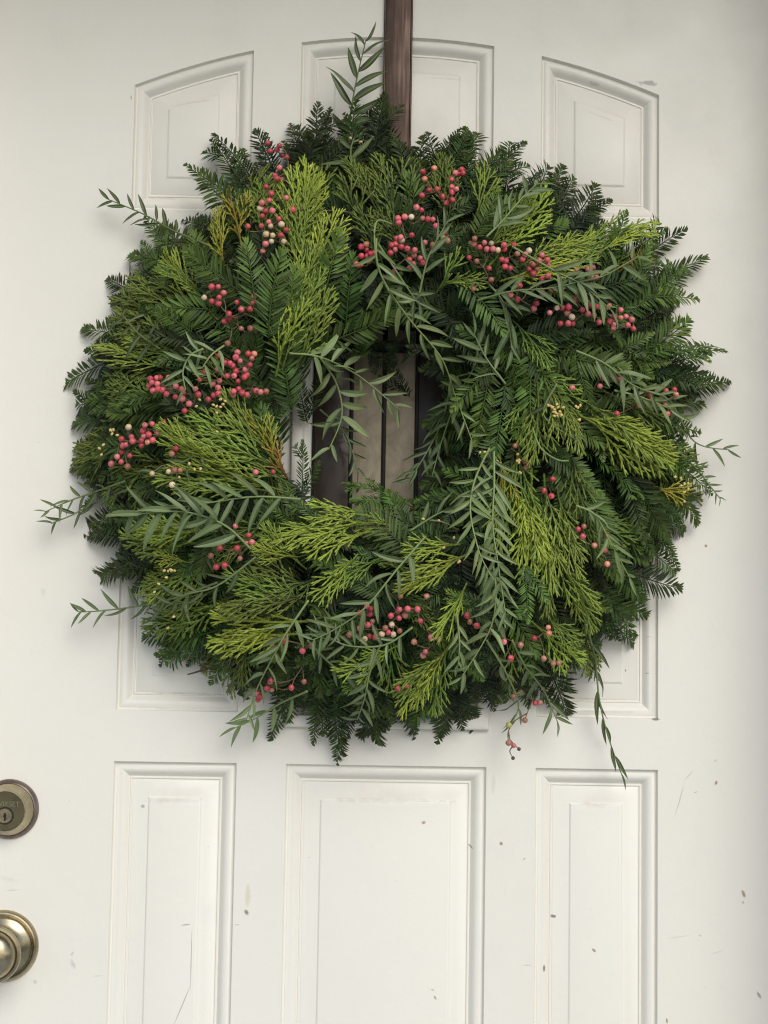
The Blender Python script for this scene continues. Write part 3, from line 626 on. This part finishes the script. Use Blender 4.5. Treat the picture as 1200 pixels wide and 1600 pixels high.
# a bare black twig sticking out at the lower left
mb = MB(); tw = [Q(400, 1000, -.02), Q(360, 1030, -.01), Q(325, 1045, -.005), Q(293, 1054, -.004)]
mb.tube(tw, [.0016, .0014, .0012, .0008], 6, (0, 0, 0)); mb.tube([tw[1], Q(335, 1022, -.004), Q(322, 1020, 0)], [.0010, .0008, .0006], 5, (0, 0, 0)); mb.tube([tw[2], Q(312, 1040, 0)], [.0010, .0006], 5, (0, 0, 0))
obj("bare_twig", mb.mesh("bare_twig", M_TWIG), wreath)

# --- pepper tree sprays: a rachis with single leaflets
def leaflet_mesh(seed, wide=.17):
    r = random.Random(seed); mb = MB(); n = 9; vs = []; cs = []; curl = r.uniform(-.24, .24); dr = r.uniform(.05, .38); tw = r.uniform(-.9, .9)
    for i in range(n+1):
        t = i/n; wd = wide*.5*(math.sin(math.pi*min(1, t**.8*.98+.02))**.75)*(1 if t < .98 else .1); wd = max(wd, .004)
        cx, cy, cz = t, curl*t*t, -dr*t*t+.012*math.sin(t*9+seed)
        for u in (-1, -.13, 0, .13, 1):
            aw = tw*(t-.3); vs.append(Vector((cx, cy+u*wd*math.cos(aw), cz+u*wd*math.sin(aw)+abs(u)*wd*.35+(.012 if u == 0 else 0)*-1))); cs.append((.5+.2*(u > 0)-.1, .45+.25*t, 1.0 if u == 0 else (.45 if abs(u) < .5 else 0)))
    fs = [(i*5+k, (i+1)*5+k, (i+1)*5+k+1, i*5+k+1) for i in range(n) for k in range(4)]
    mb.add(vs, fs, cs); return mb.mesh("leaflet", M_LEAF)
LEAF = [leaflet_mesh(s, wd) for s, wd in ((1, .165), (2, .185), (3, .15), (4, .20), (5, .175), (6, .16))]
def catmull(pts, n):
    out = []; m = len(pts)
    for i in range(m-1):
        p0, p1, p2, p3 = pts[max(i-1, 0)], pts[i], pts[i+1], pts[min(i+2, m-1)]
        for k in range(n):
            t = k/n; out.append(.5*((2*p1)+(p2-p0)*t+(2*p0-5*p1+4*p2-p3)*t*t+(3*p1-p0-3*p2+p3)*t**3))
    out.append(pts[-1]); return out
nleaf = 0
PT = {'a': (.135, .185, .085), 'l': (.175, .23, .085), 'd': (.036, .055, .028), 'n': (.082, .120, .055), 'h': (.19, .245, .11)}
def spray(pts, n, ln, tint, lift=.03, ang=52, both=True, t0=.12, droop=.0, single=0, seed=None, wscale=1.0):
    """pts: photograph pixels along the rachis (optional third value: own lift)"""
    global nleaf
    r = random.Random(seed if seed is not None else int(pts[0][0]*7+pts[0][1]))
    W = [Q(p[0], p[1], p[2] if len(p) > 2 else lift) for p in pts]; cp = catmull(W, 8)
    mb = MB(); m = len(cp); mb.tube(cp, [.00125*(1-.6*i/m) for i in range(m)], 6, [(.5, .7, .5)]*m, nrm=Vector((0, 1, 0)))
    o = obj("pepper_spray", None or mb.mesh("pepper_spray", M_LEAF), wreath, at((0, 0, 0)))
    v = r.uniform(.9, 1.12); c0 = PT[tint]; o.color = (c0[0]*v*1.1, c0[1]*v*1.1, c0[2]*v*.8, 1)
    joined = None
    for i in range(n):
        t = t0+(1-t0)*(i+.4)/n; p, d = on(cp, min(t, .999))
        sdv = Vector((0, -1, 0)).cross(d).normalized()
        for s in ((1, -1) if both else ((1 if (single == 0 and i % 2) or single > 0 else -1),)):
            p_ = p if s > 0 else on(cp, min(.999, t+.4*(1-t0)/n))[0]
            if r.random() < .05: continue
            a = R(ang+r.gauss(0, 9)-18*t*t)
            k = ln*.00064*r.uniform(.82, 1.12)*(1-.45*max(0, (t-.6)/.4)**1.5)*(1 if t > .15 else .85)
            x = (d*math.cos(a)+sdv*s*math.sin(a)+Vector((0, -r.gauss(.10, .22), -droop))).normalized()
            nn = Vector((r.gauss(0, .5), -1, r.gauss(.15, .5))); nn = (nn-x*nn.dot(x)).normalized(); y = nn.cross(x)
            M = Matrix(((x.x*k, y.x*k*wscale, nn.x*k, p_.x), (x.y*k, y.y*k*wscale, nn.y*k, p_.y), (x.z*k, y.z*k*wscale, nn.z*k, p_.z), (0, 0, 0, 1)))
            me = LEAF[r.randrange(6)]
            if nleaf < 298:
                l = bpy.data.objects.new("leaflet", me); q = r.uniform(.70, 1.32); l.color = (c0[0]*q, c0[1]*q, c0[2]*q, 1); link(l, o, M); nleaf += 1
            else:
                if joined is None: joined = MB()
                vs = [M @ vv.co for vv in me.vertices]; cs = [tuple(cc.color)[:3] for cc in me.color_attributes[0].data]
                joined.add(vs, [tuple(pp.vertices) for pp in me.polygons], cs)
    if joined is not None:
        j = obj("leaflets", joined.mesh("leaflets", M_LEAF), o); j.color = (*c0, 1); j['kind'] = "stuff"
    return o
spray([(540, 240, .0), (546, 190, .0), (556, 130, .005), (572, 62, .01)], 7, 60, 'd', ang=46, t0=.2)  # backlit spray, its shade is put into the leaf tint
spray([(330, 385, .01), (270, 360, .005), (225, 335, .0), (168, 311, .0)], 8, 42, 'd', ang=50, t0=.1)
spray([(588, 372), (590, 415), (612, 460), (645, 505), (690, 560), (712, 620), (738, 690)], 13, 50, 'l', lift=.045, ang=42, t0=.05)
spray([(452, 552, .03), (500, 558, .035), (560, 587, .035), (624, 640, .03)], 8, 50, 'h', ang=52, t0=.2, wscale=1.15)
spray([(500, 558, .035), (526, 600, .035), (534, 650, .03), (514, 702, .03)], 7, 52, 'h', ang=62, t0=.1, wscale=1.15)
spray([(748, 520), (742, 570), (715, 620), (690, 690), (675, 745)], 8, 48, 'n', lift=.012, ang=50)
spray([(705, 600, -.0), (690, 660, .0), (662, 715, .0), (640, 748, .0)], 7, 46, 'n', ang=40)
spray([(772, 705), (772, 760), (770, 820), (778, 880), (790, 960)], 13, 50, 'h', lift=.055, ang=48, t0=.05)
spray([(765, 700), (742, 750), (735, 800), (748, 860), (762, 890)], 11, 46, 'l', lift=.060, ang=48, t0=.1)
spray([(770, 880), (775, 930), (765, 985), (720, 1060)], 9, 48, 'h', lift=.05, ang=45)
spray([(714, 960), (718, 1005), (716, 1040)], 4, 34, 'h', lift=.045, ang=45)
spray([(665, 838), (620, 890), (570, 950), (520, 985), (488, 1000)], 10, 46, 'a', lift=.050, ang=52)
spray([(482, 938), (450, 985), (430, 1020), (402, 1075), (385, 1125)], 8, 48, 'h', lift=.04, ang=50)
spray([(595, 1005), (578, 1050), (570, 1090), (558, 1125)], 7, 42, 'a', lift=.035, ang=50)
spray([(645, 980, .04), (600, 1008, .04), (540, 1008, .04), (500, 985, .04)], 7, 38, 'a', ang=55)
spray([(392, 858), (350, 820), (290, 800), (230, 802), (182, 806)], 9, 62, 'a', lift=.048, ang=40, droop=.35)
spray([(470, 780), (400, 776), (330, 785), (270, 795)], 8, 56, 'a', lift=.040, ang=55, droop=.35)
spray([(195, 752, .0), (150, 768, .0), (110, 782, .0), (70, 800, .005)], 6, 36, 'n', ang=42)
spray([(200, 765, -.01), (150, 785, -.01), (112, 805, -.005), (80, 818, .0)], 5, 34, 'd', ang=40)
spray([(340, 910), (270, 935), (210, 948), (150, 955), (122, 956)], 7, 42, 'n', lift=.002, ang=48)
spray([(400, 870, .03), (340, 915, .03), (290, 930, .03), (250, 955, .02)], 6, 44, 'n', ang=40)
spray([(915, 975, .0), (930, 1030, .0), (936, 1090, .0), (950, 1150, .0), (972, 1212, .0)], 11, 50, 'd', ang=24, both=False, t0=.03, wscale=.8)
spray([(800, 1000, .03), (820, 1040, .02), (850, 1080, .01), (872, 1130, .01)], 6, 46, 'n', ang=40)
spray([(760, 1000, .03), (790, 1050, .02), (810, 1100, .01), (800, 1130, .01)], 5, 40, 'a', ang=42)
spray([(318, 545), (298, 555), (286, 580), (290, 610)], 6, 40, 'h', lift=.06, ang=68, t0=.0)
spray([(350, 540, .05), (330, 555, .06), (316, 575, .06)], 3, 42, 'h', ang=70)
spray([(900, 790), (930, 805), (955, 850), (985, 905)], 7, 44, 'l', lift=.03, ang=40)
spray([(900, 548), (945, 568), (990, 602), (1040, 620)], 6, 50, 'a', lift=.035, ang=50)
spray([(1000, 610, .01), (1045, 625, .01), (1085, 690, .005), (1140, 703, .0)], 6, 42, 'a', ang=42)
spray([(960, 610), (1000, 620), (1050, 640)], 4, 48, 'g' if False else 'l', lift=.03, ang=35)
spray([(1060, 705, .0), (1090, 735, .0), (1110, 760, .0), (1126, 780, .0)], 6, 22, 'n', ang=50)
spray([(905, 440), (945, 430), (998, 400)], 4, 48, 'a', lift=.050, ang=50)
spray([(800, 385, .045), (870, 425, .05), (910, 445, .05), (955, 485, .045)], 7, 52, 'a', ang=45)
spray([(745, 470, .03), (800, 455, .04), (860, 450, .045), (905, 440, .05)], 6, 50, 'n', ang=35)
spray([(760, 370), (785, 345), (815, 310), (838, 288)], 6, 52, 'p' if False else 'a', lift=.045, ang=38)
spray([(590, 380, .04), (640, 455, .04), (655, 475, .04)], 3, 48, 'n', ang=40)
spray([(655, 460, .05), (670, 400, .05), (700, 345, .05)], 4, 40, 'n', ang=30)
spray([(250, 545, .0), (215, 520, .0), (190, 490, .0)], 4, 46, 'd', ang=60, droop=.4)
spray([(555, 275, .01), (548, 235, .01), (560, 200, .01)], 3, 60, 'n', ang=55)
spray([(790, 600, .03), (760, 560, .03), (740, 520, .03)], 4, 50, 'n', ang=45)
spray([(760, 440, .02), (790, 480, .02), (800, 550, .02)], 4, 54, 'n', ang=30)
spray([(870, 600, .03), (850, 650, .03), (905, 690, .035)], 3, 40, 'n', ang=40)
spray([(480, 1000, .03), (520, 1040, .02), (560, 1060, .02)], 4, 40, 'n', ang=50)
spray([(640, 830, .03), (690, 800, .03), (730, 790, .02)], 4, 50, 'n', ang=30)
spray([(480, 1080, .01), (440, 1098, .008), (400, 1122, .004), (366, 1138, .002)], 4, 44, 'h', ang=48, droop=.3)
spray([(330, 690, .02), (290, 720, .02), (240, 740, .01)], 4, 36, 'n', ang=45)
spray([(500, 640, -.02), (540, 680, -.01), (560, 740, -.005)], 5, 34, 'd', ang=35)
# a loose hooked stalk
mb = MB(); mb.tube(catmull([Q(615, 470, .04), Q(592, 420, .055), Q(585, 372, .06), Q(590, 345, .055), Q(612, 350, .04)], 8), .0010, 6, (.5, .7, .6)); o = obj("stalk", mb.mesh("stalk", M_LEAF), wreath); o.color = (.16, .24, .09, 1)
mb = MB(); mb.tube(catmull([Q(832, 668, .05), Q(845, 700, .06), Q(870, 718, .05), Q(888, 720, .04)], 8), .0009, 6, (.5, .7, .6)); o = obj("stalk", mb.mesh("stalk", M_LEAF), wreath); o.color = (.16, .24, .07, 1)

# --- pink berries
def berry_material():
    m, nt, bs = new_mat("pink_peppercorn_skin")
    oi = N(nt, "ShaderNodeObjectInfo"); at_ = N(nt, "ShaderNodeAttribute", attribute_name="tone")
    sc = N(nt, "ShaderNodeSeparateColor"); nt.links.new(at_.outputs['Color'], sc.inputs[0])
    tc = N(nt, "ShaderNodeTexCoord"); n = N(nt, "ShaderNodeTexNoise"); n.inputs['Scale'].default_value = 220; n.inputs['Detail'].default_value = 3
    ad = N(nt, "ShaderNodeVectorMath", operation='ADD'); nt.links.new(tc.outputs['Object'], ad.inputs[0]); nt.links.new(oi.outputs['Location'], ad.inputs[1])
    nt.links.new(ad.outputs[0], n.inputs['Vector'])
    sk = N(nt, "ShaderNodeAttribute", attribute_name="skin")
    base = mixc(nt, 1.0, oi.outputs['Color'], sk.outputs['Color'], 'ADD')
    c = mixc(nt, rampf(nt, n.outputs[0], .42, .68, 0, .6), base, mixc(nt, 1.0, base, (.62, .45, .42), 'MULTIPLY'))
    c = mixc(nt, rampf(nt, n.outputs[0], .50, .30, 0, .35), c, (.80, .42, .36))
    c = mixc(nt, sc.outputs[0], c, (.10, .04, .025))
    nt.links.new(c, bs.inputs['Base Color']); bs.inputs['Roughness'].default_value = .38
    bs.inputs['Subsurface Weight'].default_value = .12; bs.inputs['Subsurface Scale'].default_value = .002
    bump(nt, bs, n.outputs[0], .25, .0006)
    return m
M_BERRY = berry_material()
def berry_mesh(seed):
    r = random.Random(seed); mb = MB(); nu_, nv_ = 14, 9; vs = []; cs = []; fs = []
    for j in range(nv_+1):
        ph = math.pi*j/nv_
        for i in range(nu_):
            th = 2*math.pi*i/nu_; q = Vector((math.sin(ph)*math.cos(th), math.sin(ph)*math.sin(th), math.cos(ph)))
            k = 1+.10*noise.noise(q*1.6+Vector((seed*3.1, 0, 0)))-(.18 if j == 0 else 0)
            vs.append(q*k*Vector((1, 1, 1)).x); cs.append((1.0 if j == 0 else (.25 if j == 1 else 0), 0, 0))
    for j in range(nv_):
        for i in range(nu_): fs.append((j*nu_+i, (j+1)*nu_+i, (j+1)*nu_+(i+1) % nu_, j*nu_+(i+1) % nu_))
    mb.add(vs, fs, cs); m = mb.mesh("berry", M_BERRY); return m
BER = [berry_mesh(s) for s in range(5)]
BC = {'': [(.68, .085, .125), (.74, .13, .17), (.60, .06, .09), (.76, .21, .22), (.46, .045, .06)], 'c': [(.78, .62, .36), (.80, .68, .46)], 'b': [(.38, .15, .09), (.45, .20, .13)], 'k': [(.05, .03, .025)], 'g': [(.40, .45, .12)], 'o': [(.72, .28, .17)]}
BS = [ # crop origin, divisor, lift, berries
((100, 200, 3), .062, "955 70,967 108,1000 103,1010 83,1020 127,1045 137,1010 187,990 222,997 237,1022 243 b,948 276,972 308,1042 328,962 340,928 351,919 378 c,945 390,977 388,929 413,1073 383,1007 426,960 440,862 461,925 459,1041 478,968 460 c,1020 452 c,947 498 c,978 504 c,972 532 c,1016 503,1030 533 c,945 543,932 577 o"),
((100, 200, 3), .055, "692 744,723 745,749 773,657 795 c,693 813,727 794,725 823,811 817,831 850,883 821,871 849,773 871,778 890,890 794 b"),
((50, 480, 3), .050, "923 31,927 54,902 67,980 100 b,1023 100 b,917 170 b,1020 10 b,985 8 b"),
((50, 480, 3), .058, "875 227,903 260,963 212,955 235,975 252,1013 217,1042 219 o,1030 240,1021 270,940 273,928 262,955 298,999 292,1007 316,996 328,914 323,965 347,947 322,868 293 b,879 345,872 377,849 362,873 404,852 413,945 395,968 383,943 412 o,985 402,1007 411,1050 392,1071 398,1097 395 b,826 432,805 307,786 340"),
((50, 480, 3), .058, "780 409,766 383,701 384,674 370,710 402,704 428,736 453,673 420,715 486,562 353,585 332,588 360,568 391,592 384,612 388,631 407,555 335,600 330,550 370,640 330"),
((50, 480, 3), .050, "453 562 c,529 553,563 547,618 538,521 580,547 597,525 607,587 590 b,467 609,513 625,541 633 o,565 623,472 628,513 648,420 618,440 645,427 650,421 679,399 701,459 696,418 725,372 734,448 747 b"),
((50, 480, 3), .050, "676 662,655 687 b,668 765 b,694 765 b,640 771 c,563 780 c,657 833 c,1049 774,1130 772"),
((450, 180, 3), .055, "685 250 o,632 265,640 299 o,660 351,699 347,629 377,602 432,625 445,724 382,23 443"),
((450, 180, 3), .055, "815 254,800 275,785 272,767 301,820 272,767 336,789 346,768 362,769 397,742 412"),
((450, 180, 3), .058, "515 484,518 502,547 477,578 477 c,631 484 b,655 488,679 489,693 520,732 553,728 575 c,747 588 b,707 602 b,679 608 b,642 597,580 562,510 578,528 573,533 586 c,504 605,531 617,485 610,503 630,559 626,480 646,595 632,590 658 o,568 678,619 670,632 692,586 700,570 715,498 733"),
((450, 180, 3), .052, "342 617,367 605 o,368 632,344 660,372 661,388 650,380 684 b,320 697,341 700 o,402 648,330 705"),
((450, 180, 3), .052, "875 578 b,870 604,921 597,899 619,932 628,953 601 c,961 628,1014 628,1012 608,1059 608,983 632 c,1002 677,1022 683,1075 650 b,1017 711,1041 717,1098 675,1112 653,1130 635 c,884 685 b,849 668,943 718,1131 722,1150 743,1148 700 b,1178 684,1167 722,1085 798,952 772 b,1043 842,1077 864,1190 770,1185 825,869 815 b"),
((800, 220, 3), .055, "50 555,63 533 b,80 515 c,127 563,140 536,165 558,166 580,94 577,80 602,117 601 b,100 624,168 634,141 654,35 680,138 706,145 720 b,186 698 o,219 691,116 763,103 786,27 744"),
((800, 220, 3), .055, "177 806,211 783 c,238 783,266 779,259 807 o,281 826 c,227 857,263 856,285 857,290 747,329 792,356 811,367 775,384 818 b,395 777,408 850,456 774,510 793,483 828,510 830 o,534 824,561 838,543 864,459 848,475 862,475 880,569 881,302 608 b,357 604,380 595,396 641,378 641 b"),
((800, 520, 3), .050, "432 209,475 189,510 215,412 250,282 258"),
((800, 520, 3), .040, "722 273,762 266,768 290 o,645 291,650 317 o,597 315,597 339 o,717 340 b,728 381,492 378"),
((800, 520, 3), .045, "63 603 b,67 633 b,15 530 b"), ((800, 520, 3), .055, "191 686,150 741,184 766"),
((740, 780, 3), .040, "490 140,517 127 b,511 175,623 166 b,566 217 o,615 239,626 304 o"),
((740, 780, 3), .035, "350 601 o,353 629 o,283 652,328 747 b,373 770 b,400 767 b"), ((740, 780, 3), .05, "143 668,15 593,174 745,220 683 b"),
((400, 780, 3), .050, "674 425,677 454 b,519 502,486 533,538 514,531 538,711 514,666 524,672 517,632 546,670 558,697 544 b,757 516,770 570,545 573 b,524 589,486 605 o,555 613 b,606 604 b,636 588 c,619 624,590 632 c,643 634 c,673 617 b,530 642,559 647,510 655 c,437 636 b"),
((400, 780, 3), .050, "820 647,795 715,783 733 b,800 455 b,858 655 b,741 669 b"), ((400, 780, 3), .050, "988 546,1036 594,1001 575 b,1161 669"),
((400, 780, 3), .045, "132 662,85 697 b,218 711,260 686 b,69 852,53 886,166 883,225 855 b"), ((400, 780, 3), .045, "706 875,663 887"),
((150, 1000, 2.4), .035, "654 155 o,644 181,658 185 b,733 178 o,604 203,616 213,607 225"),
((600, 980, 2.4), .020, "486 260 o,513 246 b,567 285,585 283 b,528 349 b,468 367 g,486 444,467 434 b,506 457 k,484 491 k"),
((50, 740, 3), .045, "880 350,864 438,1016 288,1006 326 o,1031 322,954 246,961 350,903 430,975 398 b,838 385 b"),
]
nb = 0; brnd = random.Random(5); rest = MB(); rest_skin = []
BS = sorted(BS, key=lambda e: -len(e[2].split(','))/(1 if e[0][1] > 600 or e[0][0] < 60 else 1.6))
FREE = 0
for (ox, oy, dv), lf, txt in BS:
    its = []
    for e in txt.split(','):
        q = e.split(); its.append((ox+float(q[0])/dv, oy+float(q[1])/dv, q[2] if len(q) > 2 else ''))
    pts = [Q(x, y, lf*.55+brnd.uniform(-.005, .006)) for x, y, _ in its]
    cen = sum(pts, Vector())/len(pts); root = cen+(WC+Vector((0, -.04, 0))-cen)*.10+Vector((0, .022, 0))
    mb = MB(); used = [root]; free = list(range(len(pts))); joints = []
    while free:    # stalks: each berry hangs from a fork near its nearest already joined neighbour
        bi, uj = min(((i, j) for i in free for j in range(len(used))), key=lambda ij: (pts[ij[0]]-used[ij[1]]).length*(1.0 if ij[1] else .8))
        p = pts[bi]; a_ = used[uj]; f = a_.lerp(p, .55)+Vector((brnd.gauss(0, .0022), .0015+brnd.random()*.004, brnd.gauss(0, .0022)))
        mb.tube(catmull([a_, f, p], 4), [.0008, .00075, .0007, .00065, .0006, .0006, .00055, .00055, .0005], 4, (.5, .5, 0), cap=False)
        used.append(f); free.remove(bi)
    cl = obj("berry_cluster", mb.mesh("berry_cluster", M_BSTEM), wreath)
    for (x, y, k), p in zip(its, pts):
        rr_ = (.0031 if k != 'k' else .0022)*brnd.uniform(.88, 1.10)
        if len([1 for p2 in pts if (p2-p).length < .003]) > 1 and brnd.random() < .5: continue
        me = BER[brnd.randrange(5)]; c0 = brnd.choice(BC[k]); q = brnd.uniform(.8, 1.12); c0 = (c0[0]*q, c0[1]*q, c0[2]*q)
        e = Matrix.Rotation(brnd.uniform(0, 6.28), 4, 'Z') @ Matrix.Rotation(brnd.uniform(0, 3.14), 4, 'X')
        if nb >= 298:
            M = Matrix.Translation(p) @ e @ Matrix.Scale(rr_, 4)
            rest.add([M @ vv.co for vv in me.vertices], [tuple(f.vertices) for f in me.polygons], [tuple(cc.color)[:3] for cc in me.color_attributes[0].data])
            rest_skin += [c0]*len(me.vertices); continue
        o = bpy.data.objects.new("berry", me); o.color = (*c0, 1)
        link(o, cl, Matrix.Translation(p) @ e @ Matrix.Scale(rr_, 4)); nb += 1
if rest.v:
    rm = rest.mesh("berries", M_BERRY); sa = rm.color_attributes.new("skin", 'FLOAT_COLOR', 'POINT'); sa.data.foreach_set('color', [x for c in rest_skin for x in (*c, 1.0)])
    ro = tag(obj("berries", rm, wreath), kind='stuff'); ro.color = (0, 0, 0, 1)
print("rest", len(rest_skin)//140, "berries", nb, "leaflets", nleaf, "objects", len(bpy.data.objects))

# --- small yellow buds on the cedar tips
BUDS = [((50, 480, 3), "850 458,865 465,883 468,866 495,884 432,770 465,375 577,367 576,382 575,400 600,335 645,316 662,325 692,375 594,868 584,737 735,762 760,790 758,690 797,785 433,895 455,905 440"),
        ((50, 740, 3), "740 316,620 455,638 457,655 455,668 455,630 487,594 517,574 555,665 671,637 724,648 450"),
        ((800, 520, 3), "765 675,792 683,792 717,808 708,825 706,807 747,826 732,808 790,37 656,25 600,232 384,215 380,205 375,225 370,200 360,190 350,215 350,240 350,300 345,310 350,320 340,317 408,185 345,170 340,210 335"),
        ((450, 180, 3), "293 107,341 125,105 240"), ((400, 780, 3), "783 93,856 100,928 180,880 227,955 290,1028 310,950 295"),
        ((700, 640, 4), "310 325,325 335,300 325,445 315,443 330,452 395,435 280,230 265,200 268,705 35,660 15,665 40,685 40,820 65")]
mb = MB(); br = random.Random(9)
for (ox, oy, dv), txt in BUDS:
    for e in txt.split(','):
        x, y = map(float, e.split()); p = Q(ox+x/dv, oy+y/dv, .034); d = Vector((br.gauss(0, 1), -.4, br.gauss(0, 1))).normalized()
        mb.tube([p-d*.0018, p-d*.0012, p, p+d*.0013, p+d*.0019], [.0004, .0011, .0014, .0010, .0003], 8, (.5, .5, 0))
tag(obj("cedar_buds", mb.mesh("cedar_buds", M_BUD), wreath), kind='stuff')
